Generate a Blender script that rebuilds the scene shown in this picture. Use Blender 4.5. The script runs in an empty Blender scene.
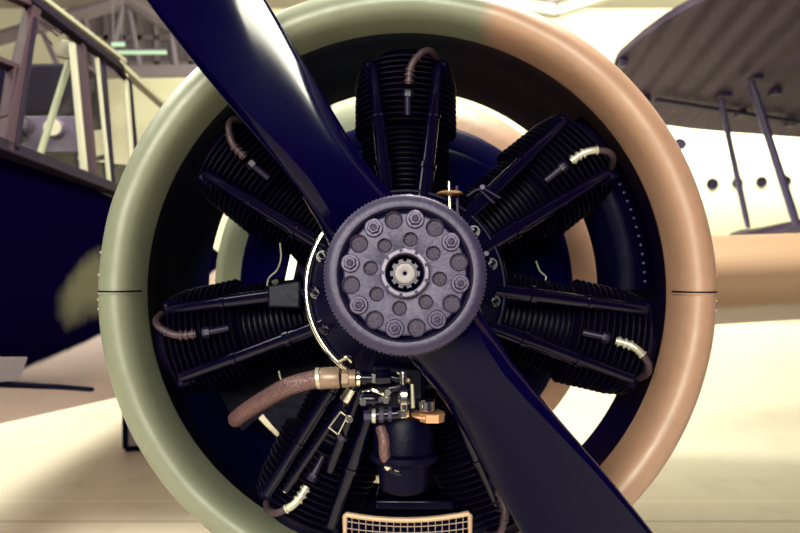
import bpy, math, random
from mathutils import Vector, Matrix, noise
random.seed(7)
C = bpy.context.scene.collection
sc = bpy.context.scene
PI = math.pi
R = math.radians

# ------------------------------------------------------------------ camera
F = 600.0                                    # focal length in pixels of the 800 px wide frame
CAM = Vector((0, 0, 1.75))
cam_d = bpy.data.cameras.new('camera')
cam_d.sensor_width = 36; cam_d.lens = F/800*36
cam_d.dof.use_dof = True; cam_d.dof.focus_distance = 1.0; cam_d.dof.aperture_fstop = 4.0
cam_d.clip_end = 200
cam = bpy.data.objects.new('camera', cam_d); C.objects.link(cam)
RC = Matrix.Rotation(R(90-2.91), 3, 'X')
cam.matrix_world = Matrix.Translation(CAM) @ RC.to_4x4()
sc.camera = cam
# ------------------------------------------------------------------ world, lights, exposure
sc.view_settings.view_transform = 'Standard'; sc.view_settings.look = 'None'
sc.view_settings.gamma = 1; sc.view_settings.exposure = 0.0
wd = bpy.data.worlds.new('world'); sc.world = wd; wd.use_nodes = True
wd.node_tree.nodes['Background'].inputs[0].default_value = (0.16, 0.13, 0.50, 1)
wd.node_tree.nodes['Background'].inputs[1].default_value = 0.16
CREAM = (1.0, 1.0, 0.70)
def area(name, loc, target, sx, sy, power, col=CREAM):
    l = bpy.data.lights.new(name, 'AREA'); l.shape = 'RECTANGLE'; l.size = sx; l.size_y = sy
    l.energy = power; l.color = col
    o = bpy.data.objects.new(name, l); C.objects.link(o); o.location = loc
    o.rotation_euler = (Vector(target)-Vector(loc)).to_track_quat('-Z', 'Y').to_euler()
    return o
SOFT = (1.0, .98, .78)
area('skylight_over', (0.6, 2.3, 5.3), (0.1, 1.3, 1.6), 1.7, 1.5, 500, SOFT)
area('front_fill', (-0.8, -2.8, 3.3), (0, 1.6, 1.6), 3.0, 1.5, 290, SOFT)  # fill panel added behind the camera for the cowling highlight
area('wall_fill', (8, 9.5, 8.2), (5, 19, 3.2), 20, 2.5, 4800)  # hidden light added to wash out the back wall
area('floor_fill', (-5.0, 5.2, 7.2), (-4.2, 5.0, 0), 11, 3, 1350, (1, 1, .78))  # light added overhead to brighten the floor

# ------------------------------------------------------------------ engine frame: u right, v up, w towards the camera
dirw = (RC @ Vector((7/600, -66/600, -1))).normalized()
W = -dirw
U = Vector((0, 0, 1)).cross(W).normalized()
V = W.cross(U)
RE = Matrix((U, V, W)).transposed()
CE = Vector((0.003, -0.0846, 1.223))
OE = CAM - RE @ CE
ME = Matrix.Translation(OE) @ RE.to_4x4()
def ray(px, py): return RC @ Vector(((px-400)/F, -(py-266.5)/F, -1))
def at(px, py, w):
    d = RE.transposed() @ ray(px, py)
    return CE + d*((w-CE.z)/d.z)
def at_plane(px, py, p0, n):
    d = RE.transposed() @ ray(px, py)
    return CE + d*((p0-CE).dot(n)/d.dot(n))
def wat(px, py, y):
    d = ray(px, py); return CAM + d*(y/d.y)
def wplane(px, py, p0, n):
    d = ray(px, py); return CAM + d*((p0-CAM).dot(n)/d.dot(n))

# ------------------------------------------------------------------ materials
def lin(c):
    return tuple((x/255/12.92 if x/255 <= .04045 else ((x/255+.055)/1.055)**2.4) for x in c)+(1,)
def mat(name, col, rough=.5, metal=0, bump=0, scale=40, vary=0, coat=0, spec=.5, raw=False):
    m = bpy.data.materials.new(name); m.use_nodes = True
    nt = m.node_tree; p = nt.nodes['Principled BSDF']
    c = (*col, 1) if raw else lin(col)
    p.inputs['Base Color'].default_value = c
    p.inputs['Roughness'].default_value = rough; p.inputs['Metallic'].default_value = metal
    p.inputs['Coat Weight'].default_value = coat; p.inputs['Specular IOR Level'].default_value = spec
    tc = nt.nodes.new('ShaderNodeTexCoord'); nz = nt.nodes.new('ShaderNodeTexNoise')
    nz.inputs['Scale'].default_value = scale; nz.inputs['Detail'].default_value = 4
    nt.links.new(tc.outputs['Object'], nz.inputs['Vector'])
    if vary:
        mx = nt.nodes.new('ShaderNodeMix'); mx.data_type = 'RGBA'
        mx.inputs['A'].default_value = tuple(x*(1-vary) for x in c[:3])+(1,)
        mx.inputs['B'].default_value = tuple(min(1, x*(1+vary)) for x in c[:3])+(1,)
        nt.links.new(nz.outputs['Fac'], mx.inputs['Factor']); nt.links.new(mx.outputs['Result'], p.inputs['Base Color'])
    rr = nt.nodes.new('ShaderNodeMapRange'); rr.inputs['To Min'].default_value = rough*.8; rr.inputs['To Max'].default_value = min(1, rough*1.2)
    nt.links.new(nz.outputs['Fac'], rr.inputs['Value']); nt.links.new(rr.outputs['Result'], p.inputs['Roughness'])
    if bump:
        b = nt.nodes.new('ShaderNodeBump'); b.inputs['Strength'].default_value = bump; b.inputs['Distance'].default_value = .01
        nt.links.new(nz.outputs['Fac'], b.inputs['Height']); nt.links.new(b.outputs['Normal'], p.inputs['Normal'])
    return m
class NT:                                    # tiny helper for node maths
    def __init__(s, m): s.nt = m.node_tree; s.p = s.nt.nodes['Principled BSDF']
    def n(s, t, **kw):
        x = s.nt.nodes.new(t)
        for k, v in kw.items(): setattr(x, k, v)
        return x
    def link(s, a, b): s.nt.links.new(a, b)
    def math(s, op, a, b=0):
        x = s.n('ShaderNodeMath', operation=op)
        for i, q in enumerate((a, b)):
            if isinstance(q, (int, float)): x.inputs[i].default_value = q
            else: s.link(q, x.inputs[i])
        return x.outputs[0]
    def mix(s, f, a, b):
        x = s.n('ShaderNodeMix', data_type='RGBA')
        for k, q in (('Factor', f), ('A', a), ('B', b)):
            if isinstance(q, (int, float, tuple)): x.inputs[k].default_value = q
            else: s.link(q, x.inputs[k])
        return x.outputs['Result']
    def sstep(s, v, lo, hi):
        x = s.n('ShaderNodeMapRange', interpolation_type='SMOOTHSTEP')
        s.link(v, x.inputs['Value']); x.inputs['From Min'].default_value = lo; x.inputs['From Max'].default_value = hi
        return x.outputs['Result']
    def noise(s, scale, detail=3, vec=None):
        x = s.n('ShaderNodeTexNoise'); x.inputs['Scale'].default_value = scale; x.inputs['Detail'].default_value = detail
        if vec is not None: s.link(vec, x.inputs['Vector'])
        return x.outputs['Fac']
def coords(k, off=(0, 0, 0)):
    tc = k.n('ShaderNodeTexCoord'); a = k.n('ShaderNodeVectorMath', operation='ADD')
    k.link(tc.outputs['Object'], a.inputs[0]); a.inputs[1].default_value = off
    sp = k.n('ShaderNodeSeparateXYZ'); k.link(a.outputs[0], sp.inputs[0])
    return a.outputs[0], sp.outputs[0], sp.outputs[1], sp.outputs[2]

BASE = RE.transposed() @ (Vector((0, 1.9, 0)) - OE)      # the aircraft's base point in engine coordinates
OLIVE, TAN = lin((121, 125, 106)), lin((170, 130, 108))
def camo(name, lo, hi, rough):
    m = mat(name, (150, 150, 112), rough); k = NT(m)
    vec, x, y, z = coords(k, BASE)
    nz = k.noise(3.0, 3, vec); fine = k.noise(35, 5, vec)
    e = k.math('ADD', x, k.math('MULTIPLY', k.math('SUBTRACT', nz, .5), .10))
    f = k.sstep(e, lo, hi)
    c = k.mix(f, OLIVE, TAN)
    c = k.mix(k.math('MULTIPLY', k.sstep(fine, .45, .8), .22), c, lin((118, 106, 88)))
    k.link(c, k.p.inputs['Base Color'])
    b = k.n('ShaderNodeBump'); b.inputs['Strength'].default_value = .2; b.inputs['Distance'].default_value = .01
    k.link(k.noise(11, 2, vec), b.inputs['Height']); k.link(b.outputs[0], k.p.inputs['Normal'])
    return m
M = {}
M['cowl'] = camo('camouflage_paint', .13, .19, .45); M['cowl'].node_tree.nodes['Principled BSDF'].inputs['Specular IOR Level'].default_value = 1.0
M['nacelle'] = camo('nacelle_paint', .05, .15, .5)
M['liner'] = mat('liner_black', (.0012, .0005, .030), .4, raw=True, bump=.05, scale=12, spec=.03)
M['engine'] = mat('engine_black', (.0010, .0005, .012), .4, raw=True, bump=.1, scale=60, spec=.12)
M['fin'] = mat('fin_black', (.002, .001, .011), .42, raw=True, spec=.2)
M['plug'] = mat('plug_dark', (22, 15, 46), .4, 0, spec=.3)
M['tube'] = mat('gloss_black', (.0012, .0006, .010), .18, raw=True, spec=.3)
M['blade'] = mat('blade_black', (.0010, .0003, .014), .10, raw=True, bump=.008, scale=5, spec=.11)
M['hub'] = mat('hub_grey', (52, 45, 73), .42, .25, bump=.07, scale=160, vary=.2, spec=.4)
M['hubdark'] = mat('hub_edge', (44, 37, 68), .5, .3, bump=.25, scale=220, vary=.15)
M['pit'] = mat('pit_cast', (104, 94, 118), .6, .2, bump=.8, scale=600, vary=.4)
M['hole'] = mat('bore_black', (.001, .0006, .014), .8, raw=True, spec=.05)
M['ring'] = mat('ring_grey', (98, 90, 112), .4, .35, vary=.15, scale=200)
M['bolt'] = mat('bolt_steel', (56, 47, 76), .4, .4, vary=.2, scale=200)
M['nut'] = mat('shaft_nut_pale', (128, 120, 126), .45, .1, vary=.15, scale=150)
M['chrome'] = mat('polished_metal', (228, 224, 205), .16, 1)
M['alu'] = mat('dull_aluminium', (190, 186, 168), .4, .6, vary=.15, scale=80)
M['bronze'] = mat('bronze_fitting', (142, 118, 104), .4, .35, vary=.15, scale=90)
M['copper'] = mat('copper_fitting', (214, 160, 122), .35, .55, vary=.1, scale=90)
M['lead'] = mat('brown_lead_shaded_elbow', (62, 44, 54), .5, .1)
M['screenframe'] = mat('tan_frame', (196, 166, 138), .45, .2, vary=.1)
M['wire'] = mat('wire_mesh', (160, 138, 128), .45, .3)
M['frame_dark'] = mat('canopy_dark', (24, 14, 34), .6, spec=.08, vary=.2, scale=12)
M['frame_brown'] = mat('canopy_brown', (58, 42, 52), .6, spec=.08, vary=.2, scale=12)
M['frame_pale'] = mat('canopy_pale', (150, 146, 126), .45)
M['green_tube'] = mat('pale_green', (170, 178, 148), .45)
M['panel'] = mat('instrument_panel', (104, 90, 122), .5)
M['gauge'] = mat('gauge_case', (120, 108, 128), .4)
M['dial'] = mat('dial_face', (238, 232, 205), .4)
M['interior'] = mat('cockpit_dark', (.002, .001, .016), .7, raw=True, spec=.05)
M['rubber'] = mat('tyre_black', (.01, .009, .03), .7, raw=True)
# braided hose
m = mat('braided_hose', (118, 86, 84), .45, .25); k = NT(m); vec, x, y, z = coords(k)
wv = k.n('ShaderNodeTexVoronoi'); wv.inputs['Scale'].default_value = 260; k.link(vec, wv.inputs['Vector'])
b = k.n('ShaderNodeBump'); b.inputs['Strength'].default_value = .5; b.inputs['Distance'].default_value = .002
k.link(wv.outputs['Distance'], b.inputs['Height']); k.link(b.outputs[0], k.p.inputs['Normal'])
k.link(k.mix(wv.outputs['Distance'], lin((126, 94, 90)), lin((76, 50, 62))), k.p.inputs['Base Color'])
M['hose'] = m
# fuselage: dark upper camouflage, a light reflection painted in as an olive patch, pale belly
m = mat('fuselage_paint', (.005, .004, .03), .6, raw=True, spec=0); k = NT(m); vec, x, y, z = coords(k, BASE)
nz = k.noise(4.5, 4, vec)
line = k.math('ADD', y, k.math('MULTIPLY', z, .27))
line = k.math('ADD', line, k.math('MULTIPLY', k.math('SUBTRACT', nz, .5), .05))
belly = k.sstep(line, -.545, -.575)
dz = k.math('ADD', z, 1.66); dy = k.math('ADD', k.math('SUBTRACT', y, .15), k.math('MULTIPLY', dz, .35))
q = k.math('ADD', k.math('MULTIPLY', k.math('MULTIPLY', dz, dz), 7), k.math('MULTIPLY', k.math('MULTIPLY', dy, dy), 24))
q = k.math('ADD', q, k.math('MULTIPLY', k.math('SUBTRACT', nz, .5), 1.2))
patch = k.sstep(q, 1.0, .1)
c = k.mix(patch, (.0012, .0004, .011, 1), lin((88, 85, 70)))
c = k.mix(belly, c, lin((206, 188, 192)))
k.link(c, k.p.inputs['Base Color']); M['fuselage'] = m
# wing: tan above, pale grey beneath
m = mat('wing_paint', (190, 150, 115), .5); k = NT(m); vec, x, y, z = coords(k, BASE)
e = k.math('ADD', y, k.math('MULTIPLY', k.math('SUBTRACT', k.noise(5, 3, vec), .5), .03))
e = k.math('SUBTRACT', e, k.math('MULTIPLY', x, .06))
c = k.mix(k.sstep(e, -.05, -.08), lin((140, 110, 88)), lin((180, 166, 158)))
c = k.mix(k.math('MULTIPLY', k.noise(2.2, 4, vec), .3), c, lin((140, 120, 98)))
k.link(c, k.p.inputs['Base Color']); M['wing'] = m
# biplane fabric
m = mat('doped_fabric', (112, 92, 98), .6); k = NT(m); vec, x, y, z = coords(k)
wv = k.n('ShaderNodeTexWave', wave_type='BANDS', bands_direction='X'); wv.inputs['Scale'].default_value = 1.3
wv.inputs['Distortion'].default_value = .4; k.link(vec, wv.inputs['Vector'])
b = k.n('ShaderNodeBump'); b.inputs['Strength'].default_value = 1; b.inputs['Distance'].default_value = .04
k.link(wv.outputs['Fac'], b.inputs['Height']); k.link(b.outputs[0], k.p.inputs['Normal'])
k.link(k.mix(k.noise(3, 4, vec), lin((66, 45, 72)), lin((44, 30, 56))), k.p.inputs['Base Color']); M['fabric'] = m
M['strut'] = mat('strut_dark', (70, 62, 98), .4)
M['cable'] = mat('rigging_dark', (40, 30, 58), .5)
# setting
m = mat('hangar_floor_paint', (205, 192, 168), .45); k = NT(m); vec, x, y, z = coords(k)
n1 = k.noise(.35, 5, vec); n2 = k.noise(3, 5, vec)
c = k.mix(n1, lin((222, 214, 196)), lin((204, 188, 180)))
c = k.mix(k.math('MULTIPLY', k.sstep(n2, .5, .8), .3), c, lin((160, 142, 132)))
def joint(y0, h, amt, col):
    global c
    d = k.math('ABSOLUTE', k.math('SUBTRACT', y, y0))
    c = k.mix(k.math('MULTIPLY', k.sstep(d, h, h*.5), amt), c, lin(col))
joint(3.88, .012, .8, (236, 226, 205)); joint(3.60, .010, .7, (120, 100, 98)); joint(10.4, .02, .5, (150, 140, 130))
k.link(c, k.p.inputs['Base Color']); M['floor'] = m
M['wall'] = mat('hangar_wall_white', (240, 238, 215), .7, vary=.05, scale=.5)
M['ceil'] = mat('roof_lining', (160, 150, 152), .8, vary=.06, scale=.6)
M['steel'] = mat('roof_steel', (104, 94, 104), .6)
M['steel_dark'] = mat('roof_steel_dark', (92, 82, 98), .6)
M['glazing'] = mat('grey_glazing', (96, 88, 100), .25, vary=.1, scale=.7)
M['white_skin'] = mat('white_aircraft_skin', (244, 242, 222), .4)
M['port'] = mat('port_dark', (34, 28, 48), .8, spec=.05)
m = mat('tube_lamp', (120, 150, 125), .4); m.node_tree.nodes['Principled BSDF'].inputs['Emission Color'].default_value = (.75, 1, .72, 1)
m.node_tree.nodes['Principled BSDF'].inputs['Emission Strength'].default_value = .45; M['lamp'] = m
m = bpy.data.materials.new('clear_glass'); m.use_nodes = True; nt = m.node_tree
for q in list(nt.nodes): nt.nodes.remove(q)
o_ = nt.nodes.new('ShaderNodeOutputMaterial'); mx = nt.nodes.new('ShaderNodeMixShader'); tr = nt.nodes.new('ShaderNodeBsdfTransparent')
gl = nt.nodes.new('ShaderNodeBsdfGlossy'); fr = nt.nodes.new('ShaderNodeLayerWeight'); pw = nt.nodes.new('ShaderNodeMath'); pw.operation = 'POWER'; pw.inputs[1].default_value = 6; ml = nt.nodes.new('ShaderNodeMath'); ml.operation = 'MULTIPLY_ADD'; ml.inputs[1].default_value = .25; ml.inputs[2].default_value = .015; nt.links.new(fr.outputs['Facing'], pw.inputs[0]); nt.links.new(pw.outputs[0], ml.inputs[0]); gl.inputs['Roughness'].default_value = .05
tr.inputs[0].default_value = (.93, .92, .93, 1)
nt.links.new(ml.outputs[0], mx.inputs[0]); nt.links.new(tr.outputs[0], mx.inputs[1]); nt.links.new(gl.outputs[0], mx.inputs[2]); nt.links.new(mx.outputs[0], o_.inputs[0])
M['glass'] = m

# ------------------------------------------------------------------ mesh builder
class MB:
    def __init__(s): s.v = []; s.f = []
    def add(s, vs, fs):
        o = len(s.v); s.v += [Vector(q) for q in vs]; s.f += [tuple(i+o for i in f) for f in fs]; return s
    def box(s, c, size, rot=None):
        hx, hy, hz = (q/2 for q in size); c = Vector(c)
        vs = [Vector((x, y, z)) for x in (-hx, hx) for y in (-hy, hy) for z in (-hz, hz)]
        if rot is not None: vs = [rot @ q for q in vs]
        return s.add([c+q for q in vs], [(0, 1, 3, 2), (4, 6, 7, 5), (0, 4, 5, 1), (2, 3, 7, 6), (0, 2, 6, 4), (1, 5, 7, 3)])
    def bar(s, a, b, wid, dep, nrm):             # flat bar from a to b, wid across, dep along nrm
        a, b = Vector(a), Vector(b); t = (b-a); L = t.length; t.normalize(); n = Vector(nrm).normalized()
        sd = t.cross(n).normalized(); n = sd.cross(t)
        r = Matrix((t, sd, n)).transposed()
        return s.box((a+b)/2, (L, wid, dep), r)
    def rings(s, rings, closed=True, caps=True):
        n = len(rings[0]); o = len(s.v)
        for r_ in rings: s.v += [Vector(q) for q in r_]
        for i in range(len(rings)-1):
            for j in range(n if closed else n-1):
                k2 = (j+1) % n
                s.f.append((o+i*n+j, o+i*n+k2, o+(i+1)*n+k2, o+(i+1)*n+j))
        if caps and closed:
            s.f.append(tuple(o+j for j in range(n))[::-1]); s.f.append(tuple(o+(len(rings)-1)*n+j for j in range(n)))
        return s
    def tube(s, pts, r, seg=12, caps=True):
        pts = [Vector(p) for p in pts]; rs = r if isinstance(r, (list, tuple)) else [r]*len(pts)
        rg = []; up = None
        for i, p in enumerate(pts):
            t = (pts[min(i+1, len(pts)-1)]-pts[max(i-1, 0)]).normalized()
            if up is None:
                up = Vector((0, 0, 1)) if abs(t.z) < .9 else Vector((1, 0, 0))
            x = (up-t*up.dot(t)).normalized(); up = x; y = t.cross(x)
            rg.append([p+(x*math.cos(a)+y*math.sin(a))*rs[i] for a in (2*PI*j/seg for j in range(seg))])
        return s.rings(rg, True, caps)
    def lathe(s, prof, fr=None, seg=48, caps=False, close=False):   # prof: (r, h); fr maps local (x, y, h)
        fr = fr or Matrix.Identity(4)
        rg = [[fr @ Vector((r*math.cos(2*PI*j/seg), r*math.sin(2*PI*j/seg), h)) for j in range(seg)] for r, h in prof]
        if close: rg.append(rg[0])
        return s.rings(rg, True, caps)
    def prism(s, outline, d):                   # outline of points, extruded by the vector d
        n = len(outline); d = Vector(d); vs = [Vector(p) for p in outline]+[Vector(p)+d for p in outline]
        return s.add(vs, [tuple(range(n))[::-1], tuple(range(n, 2*n))]+[(i, (i+1) % n, n+(i+1) % n, n+i) for i in range(n)])
    def build(s, name, mt, parent=None, org=None, smooth=38, bevel=0):
        if org is None: org = ORG.get(parent.name, Vector()) if parent else Vector()
        me = bpy.data.meshes.new(name); me.from_pydata([q-org for q in s.v], [], s.f); me.update()
        import bmesh
        bm = bmesh.new(); bm.from_mesh(me); bmesh.ops.remove_doubles(bm, verts=bm.verts, dist=1e-6)
        bmesh.ops.recalc_face_normals(bm, faces=bm.faces); bm.to_mesh(me); bm.free()
        if smooth:
            me.shade_smooth(); me.set_sharp_from_angle(angle=R(smooth))
        me.materials.append(M[mt]); o = bpy.data.objects.new(name, me); C.objects.link(o)
        if parent: o.parent = parent; ORG[o.name] = org
        if bevel:
            b = o.modifiers.new('bevel', 'BEVEL'); b.width = bevel; b.segments = 2; b.limit_method = 'ANGLE'
        return o
ORG = {}
def frame(p, d):                                # matrix whose z axis is d, at p
    q = Vector(d).to_track_quat('Z', 'Y').to_matrix().to_4x4(); return Matrix.Translation(Vector(p)) @ q
def thing(name, label, cat, mw=None, org=Vector(), group=None):
    o = bpy.data.objects.new(name, None); C.objects.link(o); o.empty_display_size = .1
    if mw is not None: o.matrix_world = mw @ Matrix.Translation(org)
    else: o.location = org
    ORG[o.name] = Vector(org); return tag(o, label, cat, group)
def tag(o, label, cat, group=None):
    o['label'] = label; o['category'] = cat
    if group: o['group'] = group
    return o
def plabel(o, t): o['label'] = t; return o
def struct(o): o['kind'] = 'structure'; return o
def bez(pts, n=8):                              # Catmull-Rom through points
    P = [Vector(p) for p in pts]; P = [2*P[0]-P[1]]+P+[2*P[-1]-P[-2]]; out = []
    for i in range(1, len(P)-2):
        for j in range(n):
            t = j/n; a, b_, c_, d_ = P[i-1:i+3]
            out.append(.5*((2*b_)+(c_-a)*t+(2*a-5*b_+4*c_-d_)*t*t+(3*b_-a-3*c_+d_)*t**3))
    out.append(P[-2]); return out
def hexnut(mb, p, d, r, h, seg=6): mb.lathe([(r*.2, 0), (r, 0), (r, h*.85), (r*.85, h), (r*.2, h)], frame(p, d), seg, True); return mb

# ================================================================== SETTING
struct(MB().box((0, 8, -.1), (44, 40, .2)).build('floor', 'floor', smooth=0))
YW = 19.0
struct(MB().box((0, YW+.15, 4.4), (44, .3, 8.8)).build('wall_back', 'wall', smooth=0))
struct(MB().prism([(-22, 11, 8.4), (22, 11, 8.4), (22, YW, 8.8), (-22, YW, 8.8)], (0, 0, .2)).build('ceiling', 'ceil', smooth=0))
# glazed panel in the back wall, seen over the canopy
def wz(px, py): return wat(px, py, YW-.02)
mb = MB(); a = wz(70, 12); b = wz(230, 66)
mb.box(((a.x+b.x)/2, YW-.02, (a.z+b.z)/2), (b.x-a.x, .06, a.z-b.z))
win = struct(mb.build('window_1', 'glazing', smooth=0)); win.location = (0, 0, 0)
mb = MB()
for px in (80, 93, 108, 125, 141, 158, 175, 192, 210): p = wz(px, 40); mb.box((p.x, YW-.1, (a.z+b.z)/2), (.16, .12, a.z-b.z))
for py in (13, 39, 65): p = wz(100, py); mb.box(((a.x+b.x)/2, YW-.1, p.z), (b.x-a.x, .12, .16))
mb.build('window_mullions', 'steel', win, org=Vector(), smooth=0)
# roof truss in front of the wall
tr_ = thing('roof_truss', 'pale steel roof truss high behind the cockpit canopy', 'roof truss', None, Vector((-7, 15, 6)))
def wt(px, py, y=15.0): return wat(px, py, y)
mb = MB(); mb.tube([wt(-60, 56), wt(60, 20), wt(126, 0)], .18, 8); mb.tube([wt(126, 0), wt(170, 26), wt(330, 110)], .16, 8); mb.build('top_chord', 'steel', tr_)
mb = MB(); mb.bar(wt(-60, 76), wt(330, 68), .26, .2, (0, 1, 0)); mb.build('bottom_chord', 'steel', tr_)
for i, (p, q) in enumerate((((84, 14), (96, 68)), ((124, 4), (108, 68)), ((128, 4), (140, 68)), ((40, 26), (60, 70)), ((170, 26), (176, 66)))):
    mb = MB(); mb.tube([wt(*p), wt(*q)], .07, 8); mb.build('web_member', 'steel_dark', tr_)
for px0, px1, py, n in ((104, 166, 52.5, 0), (112, 124, 44.5, 1)):
    p, q = wat(px0, py, 13.5-n*1.2), wat(px1, py, 13.5-n*1.2)
    t = thing('tube_lamp', ('long greenish tube lamp under the roof truss', 'short pale tube lamp just above the long greenish one', 'short tube lamp behind the canopy roof edge')[n], 'lamp', None, (p+q)/2)
    mb = MB(); mb.tube([p, q], .04, 8); mb.build('tube', 'lamp', t)
    mb = MB(); c_ = (p+q)/2; mb.box(c_+Vector((0, 0, .06)), ((q-p).length, .06, .02)); mb.build('fitting', 'steel_dark', t, smooth=0)
    top = 8.45
    mb = MB()
    for s in (.15, .85): h = p.lerp(q, s); mb.tube([h+Vector((0, 0, .1)), Vector((h.x, h.y, top))], .008, 6)
    mb.build('hanger', 'steel_dark', t)
# grey roof structure at the top right
tr2 = thing('roof_beam', 'grey roof beam above the cowling at the top edge', 'beam', None, Vector((3, 14, 8)))
mb = MB(); mb.bar(wat(420, -10, 14), wat(556, 12, 14), .22, .3, (0, 1, 0)); mb.bar(wat(556, 12, 14), wat(640, -16, 14), .22, .3, (0, 1, 0)); mb.build('chord', 'ceil', tr2)
mb = MB(); mb.bar(wat(540, 8, 14), wat(590, -20, 14), .12, .1, (0, 1, 0)); mb.bar(wat(480, 0, 14), wat(530, -30, 14), .12, .1, (0, 1, 0)); mb.build('brace', 'steel_dark', tr2)

# white aircraft far behind on the right
YA, ZA, RA = 13.5, 2.55, 1.95
wa = thing('white_aircraft', 'white round-bodied aircraft with small round windows behind the struts', 'aircraft', None, Vector((9, YA, 0)))
mb = MB(); prof = [(.02, 1.9), (.7, 2.1), (1.3, 2.6), (1.75, 3.6), (RA, 5.0), (RA, 15), (1.2, 19), (.3, 21)]
mb.lathe(prof, Matrix.Translation((0, YA, ZA)) @ Matrix(((0, 0, 1, 0), (1, 0, 0, 0), (0, 1, 0, 0), (0, 0, 0, 1))), 48, True); mb.build('fuselage', 'white_skin', wa)
def port(px, py, r):
    d = ray(px, py); # hit the cylinder
    a_ = d.y**2+d.z**2; o_ = CAM-Vector((0, YA, ZA)); b_ = 2*(o_.y*d.y+o_.z*d.z); c_ = o_.y**2+o_.z**2-RA**2
    t = (-b_-math.sqrt(max(0, b_*b_-4*a_*c_)))/(2*a_); p = CAM+d*t; n = Vector((0, p.y-YA, p.z-ZA)).normalized()
    mb = MB(); mb.lathe([(.001, .03), (r*.85, .03), (r, .04), (r, -.05), (.001, -.05)], frame(p, n), 20); return mb.build('cabin_window', 'port', wa)
for px, py, r in ((680, 144, .12), (712, 184, .11), (737, 183, .10), (761, 182, .10), (785, 181, .10), (810, 180, .10)): port(px, py, r)
for x in (7, 12): 
    mb = MB(); mb.tube([(x, YA, ZA-1.8), (x, YA, .45)], .12, 12); mb.build('undercarriage_leg', 'steel', wa)
    mb = MB(); mb.lathe([(.05, -.15), (.38, -.15), (.45, -.08), (.45, .08), (.38, .15), (.05, .15)], Matrix.Translation((x, YA, .45)) @ Matrix.Rotation(PI/2, 4, 'Y'), 24, True); mb.build('wheel', 'rubber', wa)

# ================================================================== BIPLANE
P0 = Vector((0, 6.5, 1.75+1.15)); N0 = Vector((0, .62, 2.0)).normalized()
bi = thing('biplane', 'dark fabric-covered biplane wing tip with slim struts at upper right', 'biplane', None, Vector((6.5, 5.4, 0)))
out = [(800, 138), (735, 133), (690, 129), (662, 125), (640, 108), (622, 84), (613, 68), (616, 60), (640, 39), (665, 21), (690, 7), (712, -4), (740, -12)]
pts = [wplane(px, py, P0, N0) for px, py in out]
tip = Vector((pts[0]-pts[-1]))
pts = [pts[0]+Vector((3.6, -.15, 0))]+pts+[pts[-1]+Vector((4.6, -.1, .03))]
def slab(name, pts, n, th, mt, parent):
    c_ = sum(pts, Vector())/len(pts); mb = MB()
    rg = []
    for s, hgt in ((1, 0), (.995, th*.35), (.97, th*.75), (.9, th)):
        rg.append([c_+(p-c_)*s+n*hgt for p in pts])
    mb.rings(rg, True, True); return mb.build(name, mt, parent, smooth=60)
slab('upper_wing', pts, N0, .13, 'fabric', bi)
P1 = Vector((0, 5.7, 1.75+.10)); N1 = Vector((0, .10, 1)).normalized()
lo = [(798, 214), (775, 221), (750, 228.5)]
lp = [Vector((3.46, 6.35, 1.70)), Vector((3.46, 6.0, 1.715)), Vector((3.56, 5.65, 1.77)), Vector((3.8, 5.3, 1.86)), Vector((4.2, 5.05, 1.92)), Vector((7.4, 4.9, 1.98)), Vector((7.4, 6.6, 1.72)), Vector((3.7, 6.6, 1.70))]
slab('lower_wing', lp, Vector((0, .1, 1)).normalized(), .11, 'fabric', bi)
for top, bot, yb, r in (((720, 99), (748, 234), 5.95, .028), ((750, 82), (798, 236), 5.55, .036)):
    p = wplane(*top, P0, N0)+Vector((0, 0, .02)); q = wat(*bot, yb)+Vector((0, 0, .06))
    mb = MB(); mb.tube([p, p.lerp(q, .1), p.lerp(q, .9), q], [r*.7, r, r, r*.7], 10); mb.build('interplane_strut', 'strut', bi)
    mb = MB(); mb.box(p, (.10, .26, .05)); mb.build('strut_fitting', 'cable', bi, bevel=.01)
p, q = wplane(656, 95, P0, N0), wplane(806, 119, P0, N0); off = -N0*.05
mb = MB(); mb.tube([p+off, q+off, q+off+Vector((3, .1, 0))], .022, 8); mb.build('aileron_rod', 'cable', bi)
for px, py in ((645, 98), (775, 90), (740, 112), (790, 122), (621, 62)):
    p = wplane(px, py, P0, N0); mb = MB(); mb.box(p-N0*.02, (.07, .12, .06)); mb.build('hinge_bracket', 'cable', bi, bevel=.008)
# its fuselage stands beyond the right edge of the frame
FM = Matrix.Translation((7.6, 5.6, 2.1)) @ Matrix.Rotation(R(8), 4, 'X') @ Matrix(((1, 0, 0, 0), (0, 0, 1, 0), (0, 1, 0, 0), (0, 0, 0, 1)))
mb = MB(); mb.lathe([(.05, -2.6), (.45, -2.5), (.62, -2.2), (.62, -.4), (.5, 1.5), (.15, 5)], FM, 28, True); mb.build('fuselage', 'fabric', bi)
for x in (7.1, 8.1):
    mb = MB(); mb.tube([(7.6, 4.6, 1.8), (x, 4.2, .4)], .05, 10); mb.build('undercarriage_leg', 'strut', bi)
    mb = MB(); mb.lathe([(.05, -.08), (.33, -.08), (.4, -.03), (.4, .03), (.33, .08), (.05, .08)], Matrix.Translation((x, 4.2, .4)) @ Matrix.Rotation(PI/2, 4, 'Y'), 24, True); mb.build('wheel', 'rubber', bi)
    mb = MB(); mb.tube([(x, 5.2, 2.5), (x, 5.2, 3.35)], .03, 8); mb.build('cabane_strut', 'strut', bi)

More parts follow.
